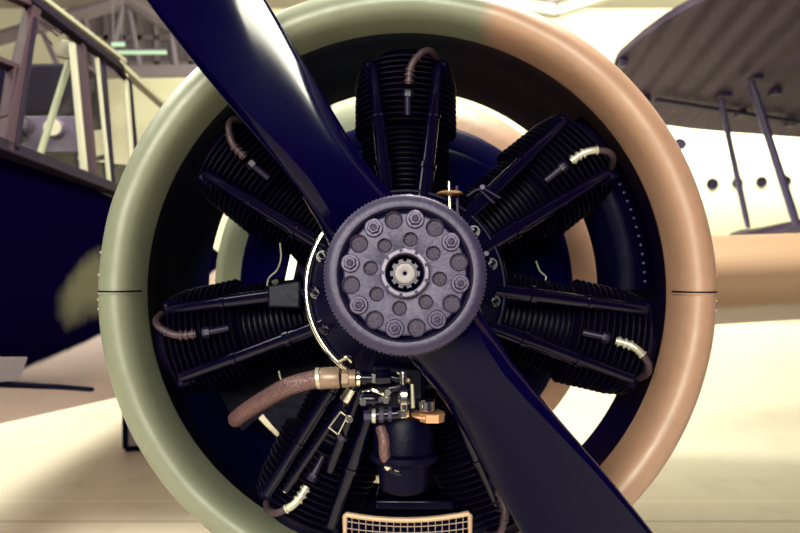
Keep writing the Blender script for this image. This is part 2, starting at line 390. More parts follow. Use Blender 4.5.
# ================================================================== DISPLAY BOARD on the floor at the left
bd = thing('display_board', 'dark-framed pale board standing on floor behind the cowling', 'board', None, Vector((-2.15, 5.0, 0)))
p0 = wat(126, 449, 4.8); p0.z = 0; wv_, hv_ = Vector((.62, .1, 0)), Vector((-.05, .12, .42))
mb = MB()
for a_, b_ in ((p0, p0+hv_), (p0+wv_, p0+wv_+hv_), (p0, p0+wv_), (p0+hv_, p0+hv_+wv_)): mb.bar(a_+Vector((0, 0, .02)), b_+Vector((0, 0, .02)), .045, .04, wv_.cross(hv_))
mb.build('frame', 'hole', bd, smooth=0)
mb = MB(); n_ = wv_.cross(hv_).normalized()*.012; mb.prism([p0+Vector((0, 0, .02)), p0+wv_+Vector((0, 0, .02)), p0+wv_+hv_+Vector((0, 0, .02)), p0+hv_+Vector((0, 0, .02))], n_); mb.build('panel', 'ceil', bd, smooth=0)
mb = MB(); q = p0+wv_*.5+hv_; mb.tube([q, Vector((q.x, q.y+.25, .012))], .012, 8); mb.build('prop_leg', 'hole', bd)

# ================================================================== AIRCRAFT
ac = thing('aircraft', 'camouflaged propeller aircraft with open round engine cowling and glazed cockpit', 'aircraft', ME, BASE)
def pol(r, a, w): return Vector((r*math.cos(R(a)), r*math.sin(R(a)), w))
# ---- cowling
SEG = 180; CS = .976
TILT = Matrix.Translation(-BASE) @ Matrix.Rotation(R(5.4), 4, 'X') @ Matrix.Translation(BASE)   # the cowling sits at a slight angle to the thrust line
def rear(a):                                   # rear edge; cut back at the lower right
    a = (a+180) % 360-180
    t = max(0, min(1, (a+72)/8))*max(0, min(1, (-16-a)/8)); return -.45+.19*t
def rout(w):
    K = [(-.46, .575), (-.3, .606), (-.15, .624), (0, .630)]
    for (w0, r0), (w1, r1) in zip(K, K[1:]):
        if w <= w1: return r0+(r1-r0)*(w-w0)/(w1-w0)
    return .63
def rin(w):
    K = [(-.46, .565), (-.3, .594), (-.12, .602), (-.07, .590), (-.03, .564), (0, .5426)]
    for (w0, r0), (w1, r1) in zip(K, K[1:]):
        if w <= w1: return r0+(r1-r0)*(w-w0)/(w1-w0)
    return .5426
lip = [(.63-(.63-r)*.87, w) for r, w in ((.6285, .018), (.6245, .036), (.617, .053), (.606, .067), (.593, .0765), (.578, .082), (.564, .0825), (.552, .078), (.5425, .068), (.5355, .050), (.5315, .024))]
rg = []
for i in range(9): rg.append([pol(0, 0, 0)]*0)
rg = []
def ring(fn): return [fn(360*j/SEG) for j in range(SEG)]
def dent(a, r, w):                             # gentle dents around the lip
    d = noise.noise(Vector((math.cos(R(a))*5, math.sin(R(a))*5, w*8)))*.0016
    return r*CS+d
for i in range(8):
    t = i/8; rg.append(ring(lambda a: (lambda w: pol(rout(w)*CS, a, w))(rear(a)*(1-t))))
rg.append(ring(lambda a: pol(.63*CS, a, 0)))
for r, w in lip: rg.append(ring(lambda a, r=r, w=w: pol(dent(a, r, w), a, w+noise.noise(Vector((math.cos(R(a))*7, math.sin(R(a))*7, r*9)))*.0012)))
rg.append(ring(lambda a: pol(.5426*CS, a, 0)))
mb = MB(); mb.rings(rg, True, False)
# rivets beside the seams
def lip_pt(t): # t 0..1 over the lip from outside inwards
    L = [(.63*CS, 0)]+[(r*CS, w) for r, w in lip]; f = t*(len(L)-1); i = min(int(f), len(L)-2); q = f-i
    return L[i][0]*(1-q)+L[i+1][0]*q, L[i][1]*(1-q)+L[i+1][1]*q
for base in (180, 0):
    for da in (7.2, 3.0, -1.6, -3.4):
        for t in (.02, .12, .3):
            r, w = lip_pt(t); p = pol(r, base+(da if base == 0 else -da)+.0, w); r2, w2 = lip_pt(t+.03)
            n = (pol(r, base+da, w)-pol(.57, base+da, 0)).normalized()
            mb.lathe([(.0001, .0030), (.0018, .0025), (.0030, .0008), (.0033, -.001)], frame(p, n), 8)
for a in range(-175, 180, 9):
    p = pol(.6293*CS, a, -.01); mb.lathe([(.0001, .0030), (.0018, .0025), (.0030, .0008), (.0033, -.001)], frame(p, p.normalized()), 8)
cowl = mb.build('cowling', 'cowl', ac, smooth=50); cowl.matrix_basis = TILT
# seams
for base in (180, 0):
    mb = MB(); path = [pol(lip_pt(t)[0], base, lip_pt(t)[1]) for t in [i/24 for i in range(25)]]
    ctr = pol(.577*CS, base, 0); path = [p+(p-ctr).normalized()*.0004 for p in path]
    mb.tube([p+Vector((0, .0, 0)) for p in path], .0016, 6); plabel(mb.build('seam_gap', 'hole', cowl), 'dark seam line')
    mb = MB(); mb.tube([p+Vector((0, -.0045, 0)) for p in path], .0018, 6); mb.build('seam_edge', 'cowl', cowl)
# liner
rg = [ring(lambda a: pol(.5424*CS, a, .004))]
for w in (-.015, -.03, -.05, -.07, -.10, -.12, -.18, -.25): rg.append(ring(lambda a, w=w: pol(min(rin(w)*CS-.002, rout(w)*CS-.004), a, max(w, rear(a)))))
for t in (.3, .6, .85, 1): rg.append(ring(lambda a, t=t: (lambda w: pol(min(rin(w)*CS-.002, rout(w)*CS-.003), a, w))(-.25+(min(rear(a), -.2501)+.25)*t)))
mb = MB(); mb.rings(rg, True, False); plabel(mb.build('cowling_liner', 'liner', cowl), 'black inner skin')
# duct inside the cowling at the right, with a rivet line
mb = MB(); path = [pol(.505, a, -.16) for a in range(0, 46, 3)]; mb.tube(path, .062, 20); du = mb.build('air_duct', 'tube', ac); du.matrix_basis = TILT
mb = MB()
for a in [2+i*2.2 for i in range(18)]:
    mb.lathe([(.0001, .004), (.003, .003), (.004, 0)], frame(pol(.527, a, -.102), (0, 0, 1)), 8)
mb.build('duct_rivets', 'bolt', du)
# ---- nacelle
prof = [(.001, -.44), (.30, -.455), (.42, -.475), (.50, -.50), (.545, -.53), (.572, -.565), (.585, -.61), (.59, -.7), (.58, -1.1), (.5, -1.8), (.3, -2.6), (.05, -3.1)]
mb = MB(); mb.lathe(prof, None, 96); mb.build('nacelle', 'nacelle', ac, smooth=60).matrix_basis = TILT
mb = MB(); mb.lathe([(.40, -.44), (.455, -.452), (.47, -.470), (.47, -.49)], None, 80); mb.build('shade_ring', 'liner', ac).matrix_basis = TILT  # dark ring added as shade on the nacelle front
# ---- crankcase
mb = MB(); mb.lathe([(.02, .24), (.070, .22), (.09, .16), (.125, .115), (.180, .082), (.188, .078), (.190, .06), (.185, .05), (.185, .035), (.20, .03), (.21, .0), (.215, -.2), (.24, -.24), (.24, -.44), (.05, -.45)], None, 72); cc = mb.build('crankcase', 'engine', ac)
mb = MB(); mb.tube([pol(.1885, a, .080) for a in range(236, 513, 3)], .0055, 10); mb.build('flange_ring', 'engine', cc)
mb = MB(); mb.tube([pol(.1885, a, .084) for a in range(146, 240, 2)], .0068, 10); plabel(mb.build('flange_pipe', 'chrome', cc), 'bright polished curved pipe')
mb = MB(); mb.lathe([(.05, -.33), (.30, -.33), (.415, -.36), (.43, -.375), (.43, -.39), (.05, -.39)], None, 80); mb.build('shade_disc', 'liner', ac)  # black disc added to keep the nacelle dark behind the engine
for a0, a1, r1 in ((203, 219, .52), (219, 238, .455), (262, 268, .5), (274, 281, .5), (296, 318, .44)):
    mb = MB(); n = 10; mb.prism([pol(.2, a0+(a1-a0)*i/n, -.29) for i in range(n+1)]+[pol(r1, a1+(a0-a1)*i/n, -.29) for i in range(n+1)], (0, 0, -.012)); mb.build('cooling_baffle', 'engine', ac)
for i in range(15):
    a = 183.5+24*i; mb = MB(); p = pol(.170, a, .086); hexnut(mb, p, (0, 0, 1), .0085, .008); mb.lathe([(.0045, 0), (.0045, .013), (.001, .014)], frame(p+Vector((0, 0, .006)), (0, 0, 1)), 10)
    mb.lathe([(.003, .0005), (.0115, .0005), (.0115, .002), (.003, .002)], frame(p, (0, 0, 1)), 16); mb.build('flange_nut', 'tube', cc)
mb = MB(); mb.lathe([(.045, .05), (.045, .34)], None, 24); mb.build('propeller_shaft', 'bolt', cc)
# ---- cylinders
WC = -.09
def cyl_matrix(ang): return Matrix.Translation(-BASE) @ Matrix.Rotation(R(ang-90), 4, 'Z')
def fins():
    mb = MB(); fr = Matrix.Translation((0, 0, WC)) @ Matrix.Rotation(-PI/2, 4, 'X')    # h -> +v
    prof = [(.07, .17)]; h = .215
    while h < .345: prof += [(.078, h), (.096, h+.0012), (.0975, h+.0028), (.096, h+.0044), (.078, h+.0056)]; h += .0115
    i = 0
    while h < .505:
        rr = .113-.010*max(0, (h-.46)/.05); prof += [(.085, h), (rr, h+.0015), (rr+.0015, h+.0032), (rr, h+.005), (.085, h+.0062)]; h += .0128
    prof += [(.085, h), (.07, h+.02), (.02, h+.028)]
    mb.lathe(prof, fr, 56); return mb
def push(s, x0=.034, x1=.070):
    mb = MB(); a = Vector((x0*s, .165, .075)); b_ = Vector((x1*s, .478, .0)); P = lambda t: a.lerp(b_, t)
    mb.tube([P(0), P(.22), P(.225), P(.26), P(.265), P(.6), P(.605), P(.63), P(.635), P(1)], [.0165, .0165, .019, .019, .0145, .0135, .0155, .0155, .0125, .0125], 18); return mb
def rocker(s):
    mb = MB(); c_ = Vector((.066*s, .482, -.075)); q = Matrix.Rotation(R(-12*s), 3, 'Z')
    mb.box(c_, (.048, .05, .11), q); return mb
proto = None
def child(o, name, par, sh): 
    c_ = bpy.data.objects.new(name, sh.data); C.objects.link(c_); c_.parent = par
    for md in sh.modifiers:
        n_ = c_.modifiers.new(md.name, md.type); n_.width = md.width; n_.segments = md.segments; n_.limit_method = md.limit_method
    return c_
def lead():
    P = bez([(.006, .420, .045), (.008, .442, .05), (.013, .458, .054), (.022, .472, .054)], 6); return P
def lead2(): return bez([(.022, .472, .054), (.036, .487, .05), (.052, .497, .03), (.066, .50, -.01)], 6)
Z = Vector()
for i, ang in enumerate((90, 38.6, -12.9, -64.3, 244.3, 192.9, 141.4)):
    if i == 0:
        co = fins().build('engine_cylinder', 'fin', ac, org=Z); kids = []
        for s in (1, -1): kids.append(push(s).build('pushrod_tube', 'tube', co, org=Z))
        for s in (1, -1): kids.append(rocker(s).build('rocker_box', 'engine', co, org=Z, bevel=.008))
        mb = MB(); hexnut(mb, (.004, .395, .04), (0.1, 1, .2), .011, .014); mb.tube([(.004, .36, .03), (.004, .405, .042)], .007, 12); kids.append(mb.build('spark_plug', 'plug', co, org=Z))
        mb = MB(); L = lead(); mb.tube(L, [.0075]*len(L), 14)
        for q in (1, 4, 7): mb.tube([L[q], L[q]+(L[q+1]-L[q]).normalized()*.004], .0105, 14)
        mb.tube([L[-2], L[-1]], .0095, 12)
        kids.append(mb.build('lead_elbow', 'lead', co, org=Z))  # dull brown puts the cowling's shade into the connector colour
        mb = MB(); mb.tube(lead2(), .0068, 12); kids.append(plabel(mb.build('ignition_lead', 'lead', co, org=Z), 'brown ignition lead'))
        
    else:
        co = bpy.data.objects.new('engine_cylinder', proto.data); C.objects.link(co); co.parent = ac
        for kd in kids:
            if i == 3 and kd is kids[0]: kd = push(1, .010, .020).build('pushrod_tube', 'tube', co, org=Z); continue
            c_ = child(co, kd.name.split('.')[0], co, kd)
            if 'label' in kd: c_['label'] = kd['label']
            if kd.name.startswith('lead_elbow') and i in (1, 2, 4): c_.material_slots[0].link = 'OBJECT'; c_.material_slots[0].material = M['alu']; c_['label'] = 'silver bent plug connector'
    if i == 0: proto = co
    co.matrix_basis = cyl_matrix(ang)
# intake pipes behind, between the cylinders
for ang in (64.3+3, 12.9+3, 115.7+3, 167+3, 218.6+3, 270+3):
    mb = MB(); a = ang+16; mb.tube(bez([pol(.23, ang+14, -.28), pol(.33, a+2, -.27), pol(.43, a+4, -.24), pol(.47, a+6, -.17)]), .024, 14); mb.build('intake_pipe', 'engine', ac)

# ---- braided oil hose at the lower left
w_ = .125
mb = MB(); pts = bez([at(236, 419, .0), at(243, 413.5, .03), at(262, 401, .07), at(290, 386, w_), at(320, 378, w_)], 10); mb.tube(pts, .0168, 20); ho = mb.build('oil_hose', 'hose', ac)
plabel(ho, 'brown braided hose')
def htube(p0, p1, r, seg=24, r1=None): 
    mb = MB(); d = (p1-p0); L = d.length; r1 = r1 or r
    mb.lathe([(r*.5, 0), (r*.94, 0), (r, L*.06), (r1, L*.94), (r1*.94, L), (r1*.5, L)], frame(p0, d), seg, True); return mb
htube(at(316.5, 378.5, w_), at(320.5, 378, w_), .0195).build('hose_collar', 'alu', ho)
plabel(htube(at(320.5, 378.2, w_), at(340, 377.5, w_), .0195).build('hose_ferrule', 'bronze', ho), 'bronze ferrule')
mb = htube(at(342, 378, w_), at(349, 378, w_), .017, 6); mb.v = mb.v; o = mb.build('hose_nut', 'bronze', ho, smooth=20)
htube(at(349, 378, w_), at(356, 378, w_), .0155).build('hose_union', 'bronze', ho)
htube(at(357, 378, w_), at(361, 378, w_), .0165).build('hose_washer', 'chrome', ho)
# ---- fittings group under the hub
w2 = .135
fb = MB(); fb.box(at(398, 392, w2-.05), (.10, .10, .05)); man = fb.build('oil_manifold', 'engine', ac, bevel=.008)
def seg(px0, py0, px1, py1, rpx, mt, name, ww=w2, n=20, par=None): 
    o = htube(at(px0, py0, ww), at(px1, py1, ww), rpx*(1.223-ww)/600, n).build(name, mt, par or man, smooth=30); return o
seg(361, 378, 372, 378, 6.5, 'tube', 'pipe_union'); seg(372, 378, 376, 378, 8.5, 'chrome', 'pipe_nut', n=6); seg(376, 378, 391, 377, 8, 'tube', 'pipe_body', n=8)
seg(391, 377, 403, 380, 5, 'tube', 'pipe_body', n=12); seg(388, 389, 406, 386, 5, 'tube', 'pipe_union')
seg(362, 399, 378, 399, 6.5, 'tube', 'valve_body'); seg(362, 399, 360, 399, 4.5, 'bolt', 'valve_cap'); seg(378, 400, 390, 396, 5, 'chrome', 'valve_nut', n=6)
seg(364, 416, 372, 416, 5.5, 'bolt', 'pipe_nut', n=6); seg(372, 416, 376, 416, 7, 'alu', 'pipe_union'); seg(376, 415, 404, 413, 6, 'tube', 'pipe_body')
seg(379, 415, 384, 415, 7.5, 'bolt', 'pipe_nut', n=6); seg(388, 414, 392, 414, 7.5, 'bolt', 'pipe_nut', n=6)
seg(403, 372, 404, 418, 3.6, 'chrome', 'oil_riser', ww=w2+.03); seg(404, 392, 404, 404, 5.5, 'chrome', 'riser_nut', ww=w2+.03, n=6); seg(404, 410, 404, 417, 5, 'chrome', 'riser_nut', ww=w2+.03, n=6)
seg(403, 384, 403.5, 390, 6, 'tube', 'riser_nut', ww=w2+.03, n=6)
seg(412, 384, 413, 408, 2, 'alu', 'oil_riser', ww=w2+.02)
mb = MB(); mb.tube(bez([at(363, 391, w2), at(372, 390, w2+.01), at(381, 393, w2+.01), at(388, 398, w2)]), .0035, 8); mb.build('small_pipe', 'chrome', man)
mb = MB(); mb.tube(bez([at(398, 372, w2+.02), at(404, 376, w2+.025), at(408, 380, w2+.02), at(412, 386, w2)]), .004, 8); mb.build('small_pipe', 'chrome', man)
mb = MB(); mb.tube(bez([at(346, 368, w_), at(340, 362, w_+.01), at(347, 358, w_+.02), at(352, 362, w_+.02)]), .004, 8); mb.build('small_pipe', 'chrome', man)
for px, py in ((386, 400), (388, 392), (350, 419), (363, 402)):
    mb = MB(); hexnut(mb, at(px, py, w2+.012), (0, 0, 1), .007, .008); mb.build('stud_nut', 'chrome', man)
# dome and copper plug
seg(424, 398, 424, 409, 11, 'tube', 'filter_cap', ww=.12); seg(426, 401, 426, 411, 8.5, 'chrome', 'filter_cap', ww=.135)
mb = MB(); mb.lathe([(.004, 0), (.030, 0), (.031, .002), (.030, .004), (.004, .004)], frame(at(428, 415, .13), (0, 1, .15)), 28, True); plabel(mb.build('plug_washer', 'copper', man), 'copper washer')
plabel(seg(432, 422, 432, 413.5, 12, 'copper', 'hex_plug', ww=.145, n=6), 'copper hex plug')
# sump between the lower cylinders
mb = MB(); p0, p1 = at(404, 400, .05), at(404, 492, .05); d = (p1-p0); L = d.length
mb.lathe([(.02, 0), (.052, 0), (.058, .01), (.058, L*.55), (.066, L*.58), (.066, L*.64), (.05, L*.7), (.046, L*.95), (.03, L)], frame(p0, d), 36, True); su = mb.build('oil_sump', 'engine', ac)
mb = MB(); mb.tube(bez([at(381, 427, .09), at(384, 440, .10), at(385, 455, .10), at(390, 466, .09)]), .0105, 16); plabel(mb.build('sump_hose', 'hose', su), 'short brown braided hose')
mb = MB(); L_ = bez([at(389, 464, .09), at(394, 470, .09), at(401, 472, .09), at(408, 468, .07)]); mb.tube(L_, .009, 14); mb.build('elbow', 'tube', su)
mb = MB(); mb.tube([at(388, 463, .09), at(391, 466.5, .09)], .0125, 14); mb.build('hose_clip', 'chrome', su)
seg(404, 440, 404, 464, 6, 'tube', 'drain_tube', ww=.09, par=su); seg(404, 444, 404, 447, 7.5, 'bolt', 'drain_nut', ww=.09, n=6, par=su)
# diagonal control rods at the lower left of the hub
ro = MB(); ro.tube([at(357, 383, .10), at(322, 436, .085), at(286, 490, .05)], .0075, 14); rod = ro.build('control_rod', 'tube', ac)
mb = MB(); mb.tube([at(300, 470, .062), at(285, 491, .048)], .0055, 12); mb.build('rod_end', 'chrome', rod)
mb = MB(); mb.tube([at(352, 388, .105), at(345, 400, .10)], .0115, 14); mb.build('rod_sleeve', 'chrome', rod)
mb = MB(); mb.prism([at(341, 411, .10), at(347, 416, .10), at(338, 434, .095), at(329, 427, .095)], (0, 0, .01)); mb.build('rod_plate', 'tube', rod, bevel=.002)
mb = MB()
for a_, b_ in (((341, 411), (347, 416)), ((347, 416), (338, 434)), ((329, 427), (341, 411)), ((338, 434), (329, 427))): mb.tube([at(*a_, .112), at(*b_, .108)], .0022, 8)
mb.build('plate_rim', 'chrome', rod)
r2 = MB(); r2.tube([at(361, 388, .08), at(345, 430, .065), at(330, 470, .03)], .010, 14); rod2 = r2.build('control_rod', 'tube', ac)
mb = MB(); mb.tube([at(344, 434, .068), at(340, 437, .066)], .013, 12); mb.build('rod_collar', 'bolt', rod2)
# ---- left side details: bracket, plate, thin wire
mb = MB(); mb.prism([at(271, 287, .06), at(303, 281, .06), at(303, 309, .06), at(271, 308, .06)], (0, 0, .03)); br = mb.build('mounting_bracket', 'engine', ac, bevel=.004)
mb = MB(); mb.prism([at(291, 254, .08), at(298, 262, .08), at(294, 280, .08), at(285, 281, .08)], (0, 0, .006)); mb.build('identity_plate', 'alu', br, bevel=.001)
mb = MB(); hexnut(mb, at(276, 285, .07), (0, .6, 1), .008, .01); mb.build('bracket_nut', 'chrome', br)
for pth, ww in (([(280, 243), (281, 258), (277, 270), (269, 278), (267, 286)], .02), ([(536, 261), (540, 271), (546, 277), (544, 284), (547, 292)], -.1), ([(279, 371), (281, 379), (287, 385), (292, 386)], .02)):
    mb = MB(); mb.tube(bez([at(*q, ww) for q in pth]), .0016, 6); mb.build('lock_wire', 'alu', ac)
# ---- right of the hub top: small shaft with bronze disc and link plates
mb = MB(); mb.tube([at(450, 218, .14), at(449, 182, .14)], .0038, 10); sp_ = mb.build('spindle', 'chrome', ac)
mb = MB(); mb.lathe([(.003, -.002), (.023, -.001), (.0245, .001), (.018, .004), (.003, .006)], frame(at(449.5, 193.5, .14), (0, 1, .12)), 28, True); plabel(mb.build('spindle_disc', 'copper', sp_), 'small copper-coloured disc')
mb = MB(); mb.tube([at(458, 220, .13), at(457, 186, .13)], .003, 8); mb.build('spindle_pin', 'bolt', sp_)
mb = MB(); mb.tube([at(467, 196, .1), at(476, 190, .1), at(483, 188, .1), at(500, 198, .09)], .0022, 8); mb.tube([at(480, 190, .1), at(494, 203, .09)], .0022, 8); mb.build('link_wire', 'bolt', ac)
for px, py in ((482, 188), (486, 254)): 
    mb = MB(); hexnut(mb, at(px, py, .10), (0, 0, 1), .006, .008); mb.build('stud_nut', 'bolt', ac)
# ---- air intake screen at the bottom of the opening
ww = .035
top = [at(345+125*t, 514+6.5*(1-(2*t-1)**2)-1*t, ww) for t in [i/12 for i in range(13)]]
bot = [at(470, 566, ww), at(345, 566, ww)]
mb = MB(); loop = top+bot; loop = [loop[0].lerp(loop[-1], .04)]+[loop[0].lerp(loop[1], .2)]+loop[1:12]+[loop[12].lerp(loop[11], .2), loop[12].lerp(loop[13], .04)]+loop[13:]
mb.tube(loop+[loop[0], loop[1]], .0052, 12); scr = mb.build('intake_screen', 'screenframe', ac)
plabel(scr, 'tan-framed wire mesh intake screen')
mb = MB()
for i in range(1, 18):
    t = i/18; x = 345+125*t; yt = 514+6.5*(1-(2*t-1)**2); mb.tube([at(x, yt, ww), at(x, 566, ww)], .0010, 6)
for j in range(1, 8):
    mb.tube([at(345+125*t, 514+7*j+6.5*(1-(2*t-1)**2)*(1-j/8), ww+.001) for t in [i/10 for i in range(11)]], .0010, 6)
mb.build('wire_mesh', 'wire', scr)
mb = MB(); a_, b_ = at(347, 519, ww-.02), at(468, 566, ww-.02)
mb.box(((a_.x+b_.x)/2, (a_.y+b_.y)/2-.006, ww-.12), (b_.x-a_.x, a_.y-b_.y, .16)); mb.build('intake_duct', 'hole', ac, bevel=.005)
mb = MB(); a_, b_ = at(375, 500, -.02), at(454, 511, -.02); mb.box(((a_.x+b_.x)/2, (a_.y+b_.y)/2, -.08), (b_.x-a_.x, a_.y-b_.y, .12)); sl = mb.build('intake_slide', 'tube', ac, bevel=.004)

# ---- right wing (towards the right of the picture)
def airfoil(u, chord, le_w, vc, up, dn):
    pts = []
    N = 22
    for i in range(N+1):
        t = i/N; x = 1-(1-t)**2 if False else t*t
        y = 2.6*math.sqrt(x)*(1-x)**1.15*.62/.62
        pts.append(Vector((u, vc+up*min(1, y/1.0)*1.0 if False else vc+up*y/1.02, le_w-chord*x)))
    for i in range(N, 0, -1):
        t = i/N; x = t*t; y = 2.6*math.sqrt(x)*(1-x)**1.15
        pts.append(Vector((u, vc-dn*y/1.02, le_w-chord*x)))
    return pts
rg = [airfoil(u, 2.4-.18*u, -.84-.03*u, .07+.045*u, .24-.014*u, .225-.022*u) for u in (.2, .7, 1.2, 2, 3, 4, 5)]
rg.append(airfoil(5.4, 1.0, -1.3, .31, .06, .05))
mb = MB(); mb.rings(rg, True, True); wg = mb.build('wing', 'wing', ac, smooth=60)
mb = MB()
for px, py in ((792, 300), ): mb.tube([at(700, 250, -.84), at(700, 250, -.86)], .001, 4)
# centre section between nacelle and fuselage
rg = [airfoil(u, 2.4, -2.0, .05, .22, .13) for u in (-.3, -.9, -1.7)]
mb = MB(); mb.rings(rg, True, True); mb.build('wing_centre_section', 'wing', ac, smooth=60)

# ---- fuselage at the left
UC = -2.25
def fring(w, s=1.0, vs=1.0, vo=0):
    P = [(.745, .60), (.755, .45), (.76, .1), (.75, -.12), (.71, -.28), (.62, -.40), (.45, -.49), (.2, -.53), (0, -.535)]
    P = P+[(-x, y) for x, y in P[-2::-1]]
    return [Vector((UC+x*s, vo+y*vs, w)) for x, y in P]
rg = [fring(.55, .25, .3, -.1), fring(.35, .6, .65, -.06), fring(0, .85, .85, -.02), fring(-.5, .97, .97), fring(-.9), fring(-1.5), fring(-2.2), fring(-3), fring(-4.2, .85, .9, .03), fring(-6.5, .45, .6, .12), fring(-8, .15, .3, .2)]
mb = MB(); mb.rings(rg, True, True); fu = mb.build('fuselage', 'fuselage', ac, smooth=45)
def side(px, py, u=-1.49): return at_plane(px, py, Vector((u, 0, 0)), Vector((1, 0, 0)))
mb = MB(); mb.tube([side(-30, 383, -1.535), side(60, 387, -1.535), side(92, 389.5, -1.55)], .012, 8); mb.build('door_seam', 'hole', fu)
mb = MB(); mb.prism([side(-20, 357), side(25, 357), side(17, 381), side(-20, 383)], (.012, 0, 0)); plabel(mb.build('access_panel', 'steel', fu, bevel=.003), 'pale grey panel')
# ---- canopy: side plane leaning inwards
CP = Vector((-1.49, .60, 0)); CN = Vector((1, .30, 0)).normalized()
def cp(px, py, d=0): return at_plane(px, py, CP+CN*d, CN)
def bar(name, mt, p, q, wpx, dep=.03, d=0, par=None):
    a_, b_ = cp(*p, d), cp(*q, d); wid = wpx/600*(1.223-(a_.z+b_.z)/2)
    mb = MB(); mb.bar(a_, b_, wid, dep, CN); return mb.build(name, mt, par or can, bevel=.004)
mb = MB(); mb.bar(cp(-60, 124), cp(118, 191), .055, .05, CN); can = mb.build('canopy', 'frame_dark', ac, bevel=.005)
bar('canopy_post', 'frame_brown', (36, -6), (2, 150), 13, .05); bar('post_edge', 'frame_dark', (31, 20), (11, 150), 6, .055, .004)
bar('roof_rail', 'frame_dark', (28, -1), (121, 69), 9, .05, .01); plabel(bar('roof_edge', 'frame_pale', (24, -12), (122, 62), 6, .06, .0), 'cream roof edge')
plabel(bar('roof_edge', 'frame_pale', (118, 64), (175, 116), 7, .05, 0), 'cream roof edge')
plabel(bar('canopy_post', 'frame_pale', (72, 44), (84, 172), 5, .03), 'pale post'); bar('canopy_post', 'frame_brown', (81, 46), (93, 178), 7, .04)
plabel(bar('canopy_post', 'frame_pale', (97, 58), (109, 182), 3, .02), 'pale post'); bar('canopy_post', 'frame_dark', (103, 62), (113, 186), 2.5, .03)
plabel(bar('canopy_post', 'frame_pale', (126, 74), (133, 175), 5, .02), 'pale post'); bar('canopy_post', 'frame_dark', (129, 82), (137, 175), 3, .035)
bar('window_rail', 'frame_dark', (117, 69), (130, 84), 3, .035)
bar('window_rail', 'frame_brown', (-40, 46), (16, 68), 7, .04); bar('window_rail', 'frame_brown', (-30, -22), (34, 6), 9, .04)
bar('window_rail', 'frame_brown', (12, 66), (4, 118), 4, .04)
for quad in (((-60, 60), (14, 66), (-4, 142), (-60, 122)), ((-50, 0), (28, 0), (16, 64), (-50, 44)), ((34, 8), (73, 42), (82, 172), (8, 146)), ((83, 50), (97, 60), (108, 182), (93, 178)), ((98, 58), (127, 78), (134, 180), (110, 184))):
    mb = MB(); mb.prism([cp(*q, -.012) for q in quad], CN*.005); mb.build('canopy_pane', 'glass', can, smooth=0)
# far side and roof of the canopy
mb = MB()
zs = [cp(px, 100).z for px in (-60, 30, 76, 118)]
for z in (-.95, -1.45, -2.0, -2.6, -3.2):
    mb.tube([Vector((-3.0, .60, z)), Vector((-2.85, 1.12, z)), Vector((-2.3, 1.24, z)), Vector((-1.72, 1.2, z))][:3], .022, 8)
mb.tube([Vector((-2.85, 1.12, -.7)), Vector((-2.85, 1.12, -3.6))], .03, 8); mb.tube([Vector((-3.0, .64, -.6)), Vector((-3.0, .64, -3.8))], .03, 8)
mb.build('far_frame', 'frame_dark', can)
mb = MB(); mb.box((-2.95, .74, -2.3), (.05, .30, 3.0)); mb.build('far_sill', 'interior', can)
mb = MB(); mb.prism([Vector((-2.85, 1.12, -2.7)), Vector((-2.85, 1.12, -4.2)), Vector((-1.75, 1.0, -4.2)), Vector((-1.75, 1.0, -2.7))], (0, .02, 0)); mb.build('roof_panel', 'frame_dark', can)
# inside: instrument panel, gauges, pale tube
def ip(px, py, w): return at(px, py, w)
wi = -2.05
mb = MB(); mb.prism([ip(12, 116, wi), ip(78, 116, wi), ip(78, 152, wi), ip(12, 152, wi)], (0, 0, -.03)); ins = mb.build('instrument_panel', 'panel', ac, bevel=.006)
c_ = ip(45, 152, wi); mb = MB(); mb.box((c_.x, (c_.y+.55)/2, wi-.05), (.3, c_.y-.5, .04)); mb.build('panel_pedestal', 'interior', ins)
mb = MB(); mb.lathe([(.01, .0), (.052, 0), (.052, .10), (.042, .11), (.01, .11)], frame(ip(26, 127, wi), (.15, -.1, 1)), 24, True); mb.build('gauge', 'gauge', ins)
mb = MB(); mb.lathe([(.01, .0), (.055, 0), (.055, .05), (.05, .055)], frame(ip(57, 130, wi), (.1, -.05, 1)), 24, True); g = mb.build('gauge', 'gauge', ins)
mb = MB(); mb.lathe([(.0005, .057), (.047, .056), (.047, .05)], frame(ip(57, 130, wi), (.1, -.05, 1)), 24); plabel(mb.build('gauge_dial', 'dial', ins), 'pale dial face')
mb = MB(); mb.lathe([(.01, 0), (.035, .0), (.045, .04), (.03, .08), (.005, .09)], frame(ip(22, 138, wi+.05), (0, .2, 1)), 20, True); mb.build('control_knob', 'interior', ins)
mb = MB(); mb.tube([ip(69, 62, -1.9), ip(39, 158, -1.75)], .017, 14); plabel(mb.build('brace_tube', 'green_tube', can), 'pale green diagonal tube')
mb = MB(); mb.box(ip(66, 50, -1.92), (.07, .10, .03), Matrix.Rotation(R(-15), 3, 'Z')); mb.build('tube_bracket', 'frame_pale', can, bevel=.006)
mb = MB()
for a_, b_ in (((40, 22), (58, 36)), ((37, 28), (52, 44)), ((44, 22), (62, 34))): mb.tube([ip(*a_, -2.0), ip(*b_, -2.0)], .007, 6)
mb.build('overhead_pipes', 'frame_brown', can)
mb = MB(); mb.box(ip(52, 98, -2.35), (.55, .34, .3)); mb.build('seat_back', 'interior', can, bevel=.04)
